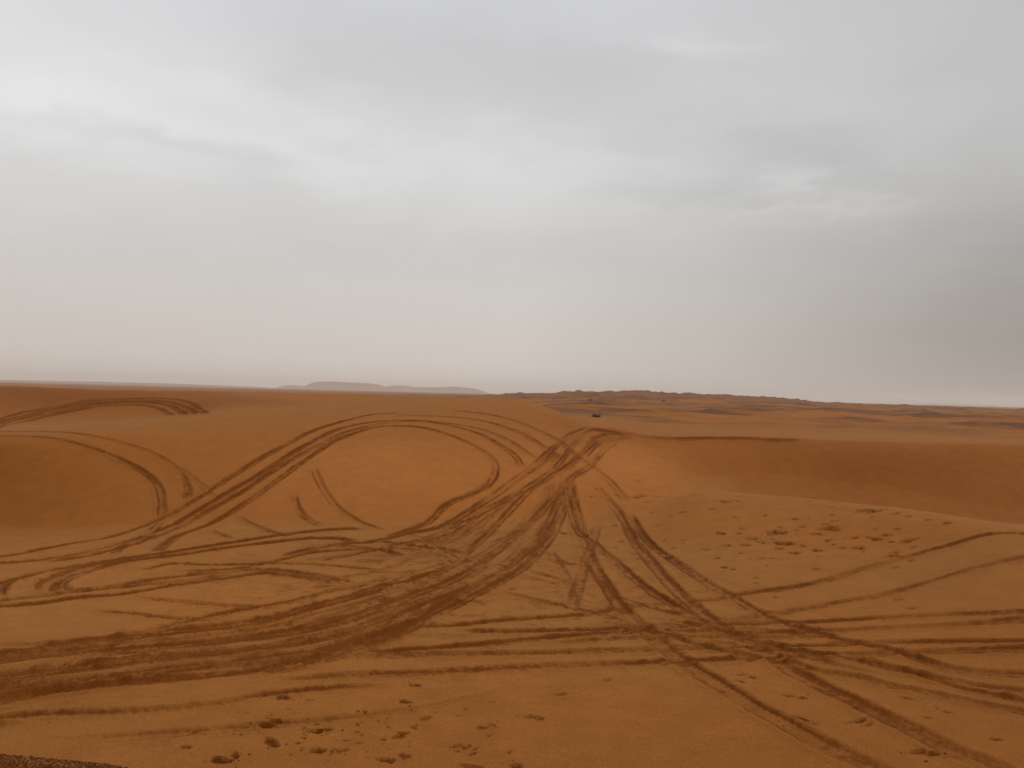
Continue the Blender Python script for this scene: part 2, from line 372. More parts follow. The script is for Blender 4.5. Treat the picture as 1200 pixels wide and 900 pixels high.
 ('rut running level in the near sand below the wide dark band at the left', [
   r([(-30,846),(0,842),(50,838),(100,836),(150,834),(200,831),(230,828),(260,824),(300,816),(345,810),(400,806),(480,802)], .2, .7)]),
 ('short rut at the left edge, lowest of the level lines in the near sand', [
   r([(-30,852),(0,851),(30,851),(56,849)], .16, .75)]),
 ('faint scuffed rut crossing the near sand among the footprints', [
   r([(40,872),(120,866),(240,857),(320,850),(400,843),(480,833),(560,818),(620,805)], .22, .35)]),
 ('shallow overlapping ruts filling the heart of the tangle below the oval loop', [
   r([(360,662),(400,653),(440,646),(480,641),(520,633),(556,621),(590,603)], .24, .5),
   r([(430,701),(470,689),(510,677),(545,660),(580,640),(602,624),(622,604)], .24, .55),
   r([(330,662),(370,655),(420,649),(470,643),(510,650),(540,664)], .22, .45),
   r([(470,622),(500,634),(530,652),(555,676)], .22, .45),
   r([(540,600),(530,622),(500,646),(460,664),(410,676),(350,684)], .24, .5)]),
 ('fine parallel ruts between the heavier ones of the wide dark band', [
   r([(560,668),(510,692),(450,716),(390,734),(320,747),(240,756),(150,766),(50,779),(-40,789)], .22, .5),
   r([(575,682),(530,705),(475,726),(410,744),(340,756),(260,767),(170,777),(70,790),(-40,803)], .2, .5),
   r([(590,664),(550,688),(500,708),(440,728),(370,746),(300,757),(210,767),(110,778),(-40,794)], .2, .5),
   r([(480,695),(430,711),(370,727),(300,739),(220,748),(130,757),(40,766),(-40,775)], .22, .5),
   r([(520,722),(480,740),(430,758),(370,771),(300,780),(230,786),(140,793),(40,803),(-40,813)], .22, .5)]),
 ('dark smeared ruts dropping through the gap left of the wide treaded pair', [
   r([(700,612),(692,640),(684,664),(676,690),(668,716)], .3, .5),
   r([(640,640),(655,662),(668,690),(672,712),(660,722)], .26, .4)]),
 ('thin slanting ruts among the level lines in the middle of the right flat', [
   r([(700,742),(760,746),(820,752),(880,760),(940,770),(1000,784),(1060,800)], .2, .5),
   r([(740,722),(800,730),(860,742),(910,757),(960,775)], .2, .45),
   r([(690,690),(740,706),(800,722),(870,736),(940,745),(1010,748)], .2, .45)]),
 ('ragged tangle of short ruts where the trunk meets the bold double rut', [
   r([(400,636),(440,635),(470,637.5),(500,642),(530,645),(545,655)], .24, .7),
   r([(330,642),(370,640),(410,641),(445,645),(480,652)], .26, .55),
   r([(400,665),(430,670),(470,672),(500,668),(540,655)], .28, .5)]),
]

damp = np.zeros((NR, NC)); disp = np.zeros((NR, NC))
best = np.zeros((NR, NC)); ident = np.full((NR, NC), -1, np.int32)
parts = []                                   # (track index, rut index)
crumb_spots = []
warp = 0.045 * (fbm(XX * 2.2, YY * 2.2, 3, 11) - .5) * (YY < 70)
grainy = fbm(XX * 9, YY * 9, 3, 15)
patchy = fbm(XX * 1.1 + 40, YY * 1.1, 3, 19)
for ti, (label, ruts) in enumerate(TRACKS):
    for ri, (pts, w, s, y0, y1) in enumerate(ruts):
        w *= .92
        prio = 3.0 if 'curling down the near side' in label else 1.0
        P = path_xy(pts, y0, y1)
        sl, D, S, G, L = near_path(P, w * .5 + .45)
        hw = w / 2
        d = D + warp[sl] * .9 + .05 * (grainy[sl] - .5)
        sd = D * G
        ends = sstep(0, .8, S) * sstep(0, .8, L - S)
        br = .62 + .75 * (vnoise(S / 1.7 + ti * 7.7 + ri * 3.1, S * 0 + ti, 23) - .15) * .8     # strength wanders along the way
        br = np.clip(br * (.72 + .56 * patchy[sl]), .55, 1.15) * (.55 + .75 * sstep(.28, .72, fbm(S / 1.3 + ti, sd * 15 + ri * 5, 3, 230 + ti, .6)))
        core = 1 - sstep(hw * .62, hw * 1.12, d)
        edge = np.exp(-((d - hw * .82) / (.16 * w + .02)) ** 2)
        mid = 1 - .42 * np.exp(-(sd / (hw * .38)) ** 2) * (.4 + .9 * patchy[sl])
        lug = .5 + .5 * np.sin((S + np.abs(sd) * .7) * 2 * math.pi / .11)
        nearfade = 1 - sstep(12, 20, YY[sl])
        halo = .30 * np.exp(-(np.maximum(d - hw, 0) / .13) ** 2) * sstep(.48, .75, grainy[sl])
        a = s * ends * br * np.clip(core * mid * (1 - .22 * lug * nearfade) + .35 * edge + halo, 0, 1.1)
        a *= (.75 + .5 * grainy[sl]) * (1 - .28 * sstep(17, 25, YY[sl]) * (YY[sl] < 34) * sstep(-.12, -.02, UU[sl]))
        a = np.clip(a * 1.05, 0, .97)
        hi_, lo_ = np.maximum(damp[sl], a), np.minimum(damp[sl], a)
        damp[sl] = hi_ + .30 * lo_ * (1 - hi_)
        depth = .030 * min(1, s + .25) * (1 if w < .45 else 1.5)
        bump = (-depth * core * (1 - .25 * lug * nearfade) + depth * .6 * np.exp(-((d - hw * 1.28) / (.22 * w)) ** 2) * (.55 + .9 * grainy[sl])) * ends
        disp[sl] = np.clip(disp[sl] * (1 - .55 * core * ends) + bump, -.13, .09)
        wgt = np.where(d < hw * 1.25, (1.3 - d / hw) * (.5 + s) * prio * (ends > .08), 0)
        m = wgt > best[sl]
        best[sl] = np.where(m, wgt, best[sl])
        ident[sl] = np.where(m, len(parts), ident[sl])
        parts.append((ti, ri))
        for q in P[::2]:
            if q[1] < 19:
                for sgn in (-1, 1):
                    if random.random() < .5 * s: crumb_spots.append((q[0], q[1], hw * random.uniform(.2, 1.9) * sgn, .9))

# churned swathes: many passes smeared together, streaked along the way
for pts, w, s, y0, y1 in [
    ([(560,672),(520,690),(480,704),(440,718),(400,732),(340,750),(260,762),(160,774),(60,787),(-40,800)], 2.4, .55, 5, 34),
    ([(662,560),(640,600),(610,640),(570,672),(520,696)], 1.2, .38, 5, 34),
    ([(720,506),(695,508),(675,522),(655,545),(630,568)], 1.5, .42, 5, 35),
    ([(570,610),(540,630),(480,645),(420,650),(360,652)], 2.0, .38, 5, 34),
    ([(690,640),(720,680),(760,715),(800,740),(850,750)], 1.7, .14, 5, 34),
    ([(200,606),(280,572),(340,538),(400,506),(440,494)], 1.3, .14, 5, 34),
    ([(0,497),(60,482),(120,472),(180,470),(215,474),(228,486)], 3.2, .5, 36, 62),
    ([(780,737),(840,738),(900,735),(960,735)], 1.0, .14, 5, 34),
    ([(-20,832),(40,828),(100,822),(180,815)], .9, .32, 5, 34),
    ([(420,772),(520,762),(640,745),(740,728)], .9, .2, 5, 34)]:
    P = path_xy(pts, y0, y1)
    sl, D, S, G, L = near_path(P, w * .5 + .6)
    sd = D * G
    st = fbm(S / 1.4, sd * 8.5, 4, int(w * 100), .65)
    a = (1 - sstep(w * .28, w * .62, D + (patchy[sl] - .5) * .7)) * sstep(0, 1.0, S) * sstep(0, 1.0, L - S)
    a = a * s * np.clip(.35 + 2.6 * (st - .38), 0, 1.4)
    a = np.clip(a, 0, .9); hi_, lo_ = np.maximum(damp[sl], a), np.minimum(damp[sl], a)
    damp[sl] = hi_ + .4 * lo_ * (1 - hi_)
    disp[sl] += (st - .5) * .05 * (1 - sstep(w * .28, w * .6, D)) * min(1, s * 1.6) * sstep(0, 1, S) * sstep(0, 1, L - S)

# loosely scraped sand all over the tangle
tangle = np.exp(-(((XX + 1.0) / 6.5) ** 2 + ((YY - 14.5) / 4.5) ** 2))
sm = np.maximum(sstep(.60, .78, fbm(XX * 1.5, YY * 3.2, 4, 91, .62)), .9 * sstep(.60, .74, fbm(XX * 4.5, YY * 7, 4, 92, .65))) * tangle
damp = 1 - (1 - damp) * (1 - .6 * sm)
disp += -.008 * sm

# ------------------------------------------------------------------ footprints and scuffs
FOOT = [(312,815,.8),(331,818,1.1),(380,808,1.0),(310,849,.9),(322,845,.7),(317,870,1.25),(368,857,.9),(386,855,.7),(371,880,1.1),(403,879,.7),
        (260,891,1.2),(276,886,.9),(465,863,.9),(476,860,.6),(452,891,1.0),(474,886,.8),(427,834,.6),(473,822,.8),(487,803,.9),(496,842,.9),(478,836,.5),
        (567,852,.6),(575,849,.6),(622,840,.9),(634,842,.6),(534,874,.7),(546,876,.6),(604,898,.9),(554,899,1.0),(658,813,.8),(713,796,.6),(596,882,.4),
        (871,790,.7),(882,794,.6),(868,799,.7),(924,815,.8),(938,818,.7),(943,845,.9),(1006,845,.9),(1018,849,.7),(1076,881,1.0),(1094,885,.9),
        (1062,818,.7),(1086,841,.6),(1165,866,.7),(1108,834,.6),(1098,830,.4),(1003,828,.6),(225,858,.6),(218,876,.6),(455,852,.4),(418,858,.4)]
SCUFF = [(849,588,1.4),(864,587,.8),(834,596,.9),(801,600,.9),(950,587,1.1),(977,588,.8),(932,608,.9),(869,619,.9),(844,625,1.2),(866,625,.7),(881,631,1.2),(913,624,1.6),
         (940,617,1.0),(957,626,.9),(972,619,1.9),(979,621,1.2),(852,639,1.0),(873,639,1.2),(891,635,1.0),(919,637,1.9),(912,643,1.1),(930,648,1.1),(957,645,1.1),(987,642,.9),
         (828,644,1.0),(849,665,.7),(859,667,.7),(886,677,.7),(885,683,.6),(955,667,.8),(909,700,.6),(837,690,.6),(893,715,.5),(1012,598,1.6),(1024,599,1.6),(1050,602,1.0),
         (1063,605,.8),(1088,609,.9),(1110,613,1.2),(1003,642,1.1),(1010,643,.9),(1028,632,1.2),(1038,627,1.0),(1062,634,1.1),(1070,632,1.1),(1071,641,.8),(1047,651,1.1),(1054,652,1.0),
         (1068,657,.6),(1050,665,.8),(1068,713,.7),(1052,702,.8),(898,604,.7),(905,632,.8),(861,606,.7),(724,604,.9),(719,616,.9),(745,583,1.3),(661,625,1.1),(678,627,1.1),
         (744,650,.9),(750,655,.8),(781,653,1.1),(800,633,.8),(772,616,.6),(975,594,.7),(940,640,.8),(1001,630,1.2),(841,654,.6),(863,652,.5),(748,564,1.0),(752,581,1.2),(812,580,.8)]
for _ in range(46):
    qx = random.triangular(815, 1090, 940); SCUFF.append((qx, random.triangular(586, 664, 632) + max(0, qx - 960) * .08, random.uniform(.35, .75)))
for _ in range(26):
    SCUFF.append((random.uniform(690, 830), random.uniform(572, 660), random.uniform(.35, .7)))
for _ in range(34):
    FOOT.append((random.triangular(215, 640, 400), random.triangular(806, 898, 862), random.uniform(.28, .5)))
marks = []
for kind, lst in (('foot', FOOT), ('scuff', SCUFF)):
    for (px, py, sz) in lst:
        c = hit([px], [py], 5, 34)[0]
        R = (.074 if kind == 'foot' else .088) * sz
        rr = R * 3
        i0, i1 = np.searchsorted(V, c[1] - rr), np.searchsorted(V, c[1] + rr)
        j0, j1 = np.searchsorted(U, (c[0] - rr) / c[1] - .01), np.searchsorted(U, (c[0] + rr) / c[1] + .01)
        sl = (slice(i0, i1), slice(j0, j1))
        X, Y = XX[sl] - c[0], YY[sl] - c[1]
        a0 = random.uniform(-.5, .5) + (0 if kind == 'scuff' else random.choice([0, .6, -.6]))
        ca, sa = math.cos(a0), math.sin(a0)
        p, q = X * ca + Y * sa, -X * sa + Y * ca
        ang = np.arctan2(q, p)
        ragged = 1 + .55 * (fbm(XX[sl] * 13, YY[sl] * 13, 3, 33, .6) - .5) * 2
        rad = np.hypot(p / 1.35, q / (.62 if kind == 'foot' else 1.0)) / R * ragged
        pit = 1 - sstep(.55, 1.05, rad)
        lip = np.exp(-((rad - 1.25) / .3) ** 2) * (.3 + .7 * (np.cos(ang - 1.2) > -.2))
        a = np.clip(pit * (1.0 if kind == 'foot' else .8) * (.55 + .9 * grainy[sl]) + .55 * sstep(.55, .72, fbm(XX[sl] * 12, YY[sl] * 12, 2, 44)) * (rad < 1.9), 0, .95)
        a *= .6 + .4 * random.random()
        damp[sl] = 1 - (1 - damp[sl]) * (1 - a)
        disp[sl] += (-.036 * pit + .006 * lip) * sz
        w_ = np.where(rad < 1.15, 3.0 - rad, 0)
        m = w_ > best[sl]
        best[sl] = np.where(m, w_, best[sl])
        ident[sl] = np.where(m, 1000 + len(marks), ident[sl])
        marks.append(kind)
        n = int((4 if kind == 'foot' else 1) * sz)
        for _ in range(n):
            t = random.uniform(0, 6.28); k = R * random.uniform(.6, 2.2)
            crumb_spots.append((c[0] + k * math.cos(t) * 1.3, c[1] + k * math.sin(t), 0, 1.0))

# freshly dug sand at the bottom left corner
edgeY = np.interp(UU, [-2, -.66, -.60, -.50, -.46, -.42, 2], [7.5, 7.44, 7.38, 7.28, 7.16, 6.9, 4.0])
dug = sstep(-.08, .30, edgeY - YY + .30 * (grainy - .5) + .35 * (fbm(XX * 2.3, YY * 2.3, 3, 98) - .5)) * (YY > 4)
damp = 1 - (1 - damp) * (1 - 1.0 * dug * (.65 + .8 * fbm(XX * 16, YY * 16, 2, 97)))
disp += dug * .07 * (fbm(XX * 11, YY * 11, 4, 93, .65) - .42)
# light wind texture on untouched sand near by
disp += .010 * (fbm(XX * 5, YY * 9, 3, 95) - .5) * (1 - sstep(14, 25, YY))
damp += .10 * sstep(.62, .85, fbm(XX * 3.1, YY * 5.0, 4, 96, .6)) * (1 - sstep(16, 30, YY))
damp = np.clip(damp, 0, 1)

Zf = Zb + disp
# tone: 0 pale buff of the flats .. 1 redder sand of the dune faces; stony: gravelly brown of the far field
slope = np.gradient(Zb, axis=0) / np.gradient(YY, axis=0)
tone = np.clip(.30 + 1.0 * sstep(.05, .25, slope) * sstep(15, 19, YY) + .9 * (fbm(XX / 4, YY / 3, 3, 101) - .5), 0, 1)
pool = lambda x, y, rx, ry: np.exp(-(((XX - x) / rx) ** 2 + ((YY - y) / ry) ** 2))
# shade painted into sand colour: left dune, right basin, foreground; far left dune redder
red_shade = .75 * pool(-15.5, 22, 4.6, 4) + 0.8 * pool(17, 32.5, 12.5, 6) + .45 * pool(8, 9, 5, 4) + .35 * pool(0, 6.5, 9, 2.5) + .85 * pool(-30, 53, 17, 6)
red_shade = np.clip(red_shade * (.75 + .5 * fbm(XX / 3, YY / 3, 3, 131)), 0, 1)
streak = fbm(XX / 10 + .6 * fbm(XX / 9, YY / 9, 2, 141), YY / 14, 4, 103, .62)
stony = sstep(42, 75, YY) * np.clip(.10 + 3.2 * (streak - .42), 0, 1) * np.clip(.65 + .6 * sstep(-.25, .1, UU), 0, 1)
stony = np.clip(np.maximum(stony, sstep(230, 420, YY) * .65 * (.15 + .85 * sstep(-.12, .02, UU))), 0, 1)
pale = np.clip((pool(-3.6, 23.8, 4.5, 3.2) + pool(3.6, 27.5, 2.6, 3.2) + .3 * pool(-5.5, 13.5, 5, 3)) * (.7 + .6 * fbm(XX / 2.5, YY / 2.5, 3, 151)), 0, 1)  # extra sunlight painted into sand colour on bowl faces; left flat simply paler

# ------------------------------------------------------------------ materials
def new_mat(name):
    m = bpy.data.materials.new(name); m.use_nodes = True
    nt = m.node_tree; nt.nodes.clear()
    o = nt.nodes.new('ShaderNodeOutputMaterial'); b = nt.nodes.new('ShaderNodeBsdfPrincipled')
    nt.links.new(b.outputs[0], o.inputs[0])
    return m, nt, b
def node(nt, t, **kw):
    n = nt.nodes.new(t)
    for k, v in kw.items(): setattr(n, k, v)
    return n
def mixc(nt, fac, a, b, mode='MIX'):
    n = node(nt, 'ShaderNodeMix', data_type='RGBA', blend_type=mode)
    for sock, v in ((n.inputs[0], fac), (n.inputs[6], a), (n.inputs[7], b)):
        if hasattr(v, 'is_linked'): nt.links.new(v, sock)
        else: sock.default_value = v if isinstance(v, (int, float)) else (*v, 1)
    return n.outputs[2]

BUFF = (.288, .115, .0295); RED = (.308, .106, .0215); RED_SHADE = (.225, .070, .0100); LIT_PALE = (.380, .135, .031); WET = (.142, .0385, .0040); STONE = (.140, .058, .026)
sand, nt, b = new_mat('sand')
at = lambda nm: node(nt, 'ShaderNodeAttribute', attribute_name=nm, attribute_type='GEOMETRY').outputs['Fac']
geo = node(nt, 'ShaderNodeNewGeometry')
n1 = node(nt, 'ShaderNodeTexNoise'); n1.inputs['Scale'].default_value = 38; n1.inputs['Detail'].default_value = 4; n1.inputs['Roughness'].default_value = .65
n2 = node(nt, 'ShaderNodeTexNoise'); n2.inputs['Scale'].default_value = 2.2; n2.inputs['Detail'].default_value = 6
for n in (n1, n2): nt.links.new(geo.outputs['Position'], n.inputs['Vector'])
c = mixc(nt, at('tone'), BUFF, RED)
c = mixc(nt, at('red_shade'), c, RED_SHADE)
c = mixc(nt, at('pale'), c, LIT_PALE)
c = mixc(nt, at('stony'), c, STONE)
n3 = node(nt, 'ShaderNodeTexNoise'); n3.inputs['Scale'].default_value = 17; n3.inputs['Detail'].default_value = 5; n3.inputs['Roughness'].default_value = .72
nt.links.new(geo.outputs['Position'], n3.inputs['Vector'])
def mth(op, a, b_):
    n = node(nt, 'ShaderNodeMath', operation=op)
    for k_, v in enumerate((a, b_)):
        if hasattr(v, 'is_linked'): nt.links.new(v, n.inputs[k_])
        else: n.inputs[k_].default_value = v
    return n.outputs[0]
dm = at('damp')
# wet clods break up the edge: the drier the mark, the fewer of them
rag = mth('ADD', dm, mth('MULTIPLY', mth('SUBTRACT', n3.outputs[0], .5), 1.1))
hard = node(nt, 'ShaderNodeMapRange'); hard.interpolation_type = 'SMOOTHSTEP'; nt.links.new(rag, hard.inputs[0]); hard.inputs[1].default_value = .30; hard.inputs[2].default_value = .72
gate = node(nt, 'ShaderNodeMapRange'); nt.links.new(dm, gate.inputs[0]); gate.inputs[1].default_value = .06; gate.inputs[2].default_value = .25
wetf = mth('ADD', mth('MULTIPLY', mth('MULTIPLY', hard.outputs[0], gate.outputs[0]), .42), mth('MULTIPLY', dm, .58))
c = mixc(nt, wetf, c, WET)
rmp = node(nt, 'ShaderNodeMapRange'); rmp.inputs[1].default_value = .3; rmp.inputs[2].default_value = .7; rmp.inputs[3].default_value = .80; rmp.inputs[4].default_value = 1.18
nt.links.new(n1.outputs[0], rmp.inputs[0])
rm2 = node(nt, 'ShaderNodeMapRange'); rm2.inputs[1].default_value = .3; rm2.inputs[2].default_value = .7; rm2.inputs[3].default_value = .93; rm2.inputs[4].default_value = 1.07
nt.links.new(n2.outputs[0], rm2.inputs[0])
mu = node(nt, 'ShaderNodeMath', operation='MULTIPLY'); nt.links.new(rmp.outputs[0], mu.inputs[0]); nt.links.new(rm2.outputs[0], mu.inputs[1])
c = mixc(nt, 1.0, c, mu.outputs[0], 'MULTIPLY')
nt.links.new(c, b.inputs['Base Color'])
b.inputs['Roughness'].default_value = .95; b.inputs['Specular IOR Level'].default_value = .05
bp = node(nt, 'ShaderNodeBump'); bp.inputs['Strength'].default_value = .45; bp.inputs['Distance'].default_value = .018
nt.links.new(n1.outputs[0], bp.inputs['Height']); nt.links.new(bp.outputs[0], b.inputs['Normal'])

crm, nt2, b2 = new_mat('damp_sand_crumbs')
oi = node(nt2, 'ShaderNodeNewGeometry')
nz = node(nt2, 'ShaderNodeTexNoise'); nz.inputs['Scale'].default_value = 5
nt2.links.new(oi.outputs['Position'], nz.inputs['Vector'])
nt2.links.new(mixc(nt2, nz.outputs[0], (.05, .016, .003), (.15, .052, .012)), b2.inputs['Base Color'])
b2.inputs['Roughness'].default_value = .95; b2.inputs['Specular IOR Level'].default_value = .1

# ------------------------------------------------------------------ ground sheets and the marks cut into them
co = np.stack([XX, YY, Zf], -1)
tu = np.gradient(co, axis=1); tv = np.gradient(co, axis=0)
nrm = np.cross(tu, tv); nrm /= np.linalg.norm(nrm, axis=-1, keepdims=True)
nrm[nrm[..., 2] < 0] *= -1
co_f = co.reshape(-1, 3); nrm_f = nrm.reshape(-1, 3)
attrs = {'pale': pale.ravel(), 'red_shade': red_shade.ravel(), 'damp': damp.ravel(), 'tone': tone.ravel(), 'stony': stony.ravel()}
I, J = np.meshgrid(np.arange(NR - 1), np.arange(NC - 1), indexing='ij')
q0 = (I * NC + J).ravel()
QUADS = np.stack([q0, q0 + 1, q0 + NC + 1, q0 + NC], 1)

def sheet(name, faces, parent=None):
    used, inv = np.unique(faces, return_inverse=True)
    f = inv.reshape(-1, 4)
    me = bpy.data.meshes.new(name)
    me.vertices.add(len(used)); me.vertices.foreach_set('co', co_f[used].astype(np.float32).ravel())
    me.loops.add(f.size); me.loops.foreach_set('vertex_index', f.astype(np.int32).ravel())
    me.polygons.add(len(f)); me.polygons.foreach_set('loop_start', (np.arange(len(f)) * 4).astype(np.int32))
    me.update(calc_edges=True)
    me.polygons.foreach_set('use_smooth', np.ones(len(f), bool))
    for k, v in attrs.items():
        a = me.attributes.new(k, 'FLOAT', 'POINT'); a.data.foreach_set('value', v[used].astype(np.float32))
    me.materials.append(sand)
    me.normals_split_custom_set_from_vertices(nrm_f[used].tolist())
    o = bpy.data.objects.new(name, me); COL.objects.link(o)
    if parent: o.parent = parent
    return o

def tag(o, label=None, cat=None, group=None, kind=None):
    if label: o['label'] = label
    if cat: o['category'] = cat
    if group: o['group'] = group
    if kind: o['kind'] = kind
    return o

fid = ident[:-1, :-1].ravel().copy()
uc = (.5 * (UU[:-1, :-1] + UU[1:, 1:])).ravel(); vc = (.5 * (VV[:-1, :-1] + VV[1:, 1:])).ravel()
kn = lambda k: np.interp(uc, U, KYu[:, k])
PXU = lambda px: np.interp(px, cut_px, CU[3:-3])
zone = np.zeros(len(fid), int)
free = fid < 0
zone[(vc > kn(4)) & (vc < kn(10)) & (uc < PXU(690))] = 1
zone[(vc >= kn(10)) & (vc < kn(13)) & (uc < PXU(420))] = 2
zone[(vc > kn(5)) & (vc < kn(10)) & (uc >= PXU(735))] = 3
zone[(vc > kn(3)) & (vc <= kn(5)) & (uc > PXU(780))] = 4
zone[vc > 150] = 5
def largest_piece(sel):
    left = set(sel.tolist()); best_ = []
    while left:
        st = [left.pop()]; got = []
        while st:
            f = st.pop(); got.append(f)
            for n in (f - 1, f + 1, f - (NC - 1), f + NC - 1):
                if n in left: left.remove(n); st.append(n)
        if len(got) > len(best_): best_ = got
    return np.array(best_)
loose = []
for k, (ti, ri) in enumerate(parts):
    if any(q in TRACKS[ti][0] for q in ('shallow overlapping', 'dark crust', 'faint level rut', 'single rut slanting', 'faint scuffed', 'fine parallel', 'dark smeared', 'thin slanting')):
        sel = np.flatnonzero(fid == k)
        if len(sel):
            drop = np.setdiff1d(sel, largest_piece(sel)); fid[drop] = -1; loose.append(drop)
free = fid < 0
for z, (nm, lab, cat) in enumerate([
    ('sand_ground', 'tyre scored orange sand floor of the hollow in front of the dunes', 'sand'),
    ('dune', 'broad smooth dune rising to the left of the saddle, ringed by arcs of ruts', 'dune'),
    ('dune', 'low dune behind at the far left, crossed by a dark arch of tracks', 'dune'),
    ('dune', 'shaded smooth dune face beyond the footprint slope on the right', 'dune'),
    ('dune', 'low rounded sand swell on the right, speckled with footprints', 'dune'),
    ('desert_plain', 'brown hummocky desert stretching away to the hazy horizon', 'desert')]):
    o = sheet(nm, QUADS[free & (zone == z)])
    tag(o, lab, cat, kind='structure')

byrut = {}
for k, (ti, ri) in enumerate(parts): byrut.setdefault(ti, []).append(k)
for ti, (label, ruts) in enumerate(TRACKS):
    ks = [k for k in byrut[ti] if (fid == k).sum() > 3]
    if not ks: continue
    grp = 'tyre tracks pressed into the sand'
    if len(ks) == 1:
        tag(sheet('tyre_track', QUADS[fid == ks[0]]), label, 'tyre track', grp)
    else:
        e = bpy.data.objects.new('tyre_track', None); COL.objects.link(e)
        tag(e, label, 'tyre track', grp)
        for k in ks: sheet('rut', QUADS[fid == k], e)
for k, kind in enumerate(marks):
    f = QUADS[fid == 1000 + k]
    if len(f) < 2: continue
    if kind == 'foot':
        tag(sheet('footprint', f), 'dark scuffed footprint in the bare near sand below the tracks', 'footprint', 'footprints in the near sand')
    else:
        tag(sheet('footprint', f), 'small dark scuffed print on the sand slope by the dune crest', 'footprint', 'footprints on the slope towards the crest')

# ------------------------------------------------------------------ crumbs of damp sand
ico_v = np.array([(0, 0, 1), (.894, 0, .447), (.276, .851, .447), (-.724, .526, .447), (-.724, -.526, .447), (.276, -.851, .447),
                  (.724, .526, -.447), (-.276, .851, -.447), (-.894, 0, -.447), (-.276, -.851, -.447), (.724, -.526, -.447), (0, 0, -1)])
ico_f = [(0,1,2),(0,2,3),(0,3,4),(0,4,5),(0,5,1),(1,6,2),(2,7,3),(3,8,4),(4,9,5),(5,10,1),(6,7,2),(7,8,3),(8,9,4),(9,10,5),(10,6,1),(11,7,6),(11,8,7),(11,9,8),(11,10,9),(11,6,10)]
spots = []
for (x, y, off, k) in crumb_spots:
    spots.append((x + off * random.uniform(.5, 1) + random.uniform(-.1, .1), y + off * random.uniform(-.6, .6) + random.uniform(-.1, .1), random.uniform(.003, .0085) * k))
for _ in range(5200):
    u = random.uniform(-.72, -.40); e = np.interp(u, [-2, -.66, -.60, -.50, -.46, -.42, 2], [7.5, 7.44, 7.38, 7.28, 7.16, 6.9, 4.0])
    y = e - abs(random.gauss(.0, .22)) + .04
    spots.append((u * y, y, random.uniform(.002, .0062)))
sp = np.array(spots)
zz = ground_z(sp[:, 0], sp[:, 1], Zf)
vs, fs = [], []
for (x, y, s), z in zip(spots, zz):
    if random.random() < .25: s *= 1.5
    k = len(vs)
    a = random.uniform(0, 6.28); ca, sa = math.cos(a), math.sin(a)
    for v in ico_v:
        t = random.uniform(.7, 1.25)
        vx, vy, vz = v * t * s * np.array([1.2, 1, .75])
        vs.append((x + vx * ca - vy * sa, y + vx * sa + vy * ca, z + vz + s * .35))
    fs += [tuple(k + q for q in f) for f in ico_f]
me = bpy.data.meshes.new('sand_crumbs'); me.from_pydata(vs, [], fs); me.materials.append(crm)
o = bpy.data.objects.new('sand_crumbs', me); COL.objects.link(o)
tag(o, 'crumbs of damp sand thrown out along the ruts and prints', 'sand', kind='stuff')

# ------------------------------------------------------------------ shrubs
leafm, nt3, b3 = new_mat('dry_foliage')
g3 = node(nt3, 'ShaderNodeNewGeometry'); z3 = node(nt3, 'ShaderNodeTexNoise'); z3.inputs['Scale'].default_value = 7
nt3.links.new(g3.outputs['Position'], z3.inputs['Vector'])
nt3.links.new(mixc(nt3, z3.outputs[0], (.055, .042, .022), (.13, .095, .05)), b3.inputs['Base Color']); b3.inputs['Roughness'].default_value = .8
twigm, nt4, b4 = new_mat('dry_twigs')
g4 = node(nt4, 'ShaderNodeNewGeometry'); z4 = node(nt4, 'ShaderNodeTexNoise'); z4.inputs['Scale'].default_value = 30
nt4.links.new(g4.outputs['Position'], z4.inputs['Vector'])
nt4.links.new(mixc(nt4, z4.outputs[0], (.06, .04, .025), (.13, .09, .055)), b4.inputs['Base Color']); b4.inputs['Roughness'].default_value = .9
def shrub(px, py, wide, tall, label, y0, y1, group=None):
    x, y = hit([px], [py], y0, y1)[0]
    z = float(ground_z(np.array([x]), np.array([y]), Zf)[0])
    e = bpy.data.objects.new('desert_shrub', None); COL.objects.link(e); e.location = (x, y, z - .03)
    tag(e, label, 'shrub', group)
    tv, tf, lv, lf = [], [], [], []
    for _ in range(26):
        a = random.uniform(0, 6.28); l = random.uniform(.5, 1)
        tip = np.array([math.cos(a) * wide * .5 * l, math.sin(a) * wide * .5 * l, tall * random.uniform(.35, 1)])
        side = np.array([-math.sin(a), math.cos(a), 0]) * wide * .014
        up = np.array([0, 0, wide * .02])
        k = len(tv); tv += [tuple(side), tuple(-side), tuple(up), tuple(tip)]
        tf += [(k, k + 1, k + 3), (k + 1, k + 2, k + 3), (k + 2, k, k + 3)]
        for _ in range(14):
            t = random.uniform(.12, 1.0)
            c = tip * t + rng.normal(0, .07, 3) * wide
            c[2] = max(c[2], .02)
            n = rng.normal(0, 1, 3); n /= np.linalg.norm(n)
            p = np.cross(n, [0.3, .2, .9]); p /= np.linalg.norm(p); s = wide * random.uniform(.03, .06)
            k = len(lv); lv += [tuple(c - p * s * 1.6), tuple(c + n * s * .6), tuple(c + p * s * 1.6), tuple(c - n * s * .6)]
            lf.append((k, k + 1, k + 2, k + 3))
    for nm, vv, ff, m in (('branches', tv, tf, twigm), ('foliage', lv, lf, leafm)):
        me = bpy.data.meshes.new(nm); me.from_pydata(vv, [], ff); me.materials.append(m)
        c = bpy.data.objects.new(nm, me); COL.objects.link(c); c.parent = e
shrub(699, 489, .85, .26, 'dark low shrub standing in the sand just beyond the saddle', 36, 90)
shrub(692, 469.5, 1.1, .5, 'tiny dark shrub on the far plain straight above the saddle', 90, 900)
shrub(778, 470.5, 1.0, .45, 'tiny dark shrub on the far plain right of the saddle', 90, 900)

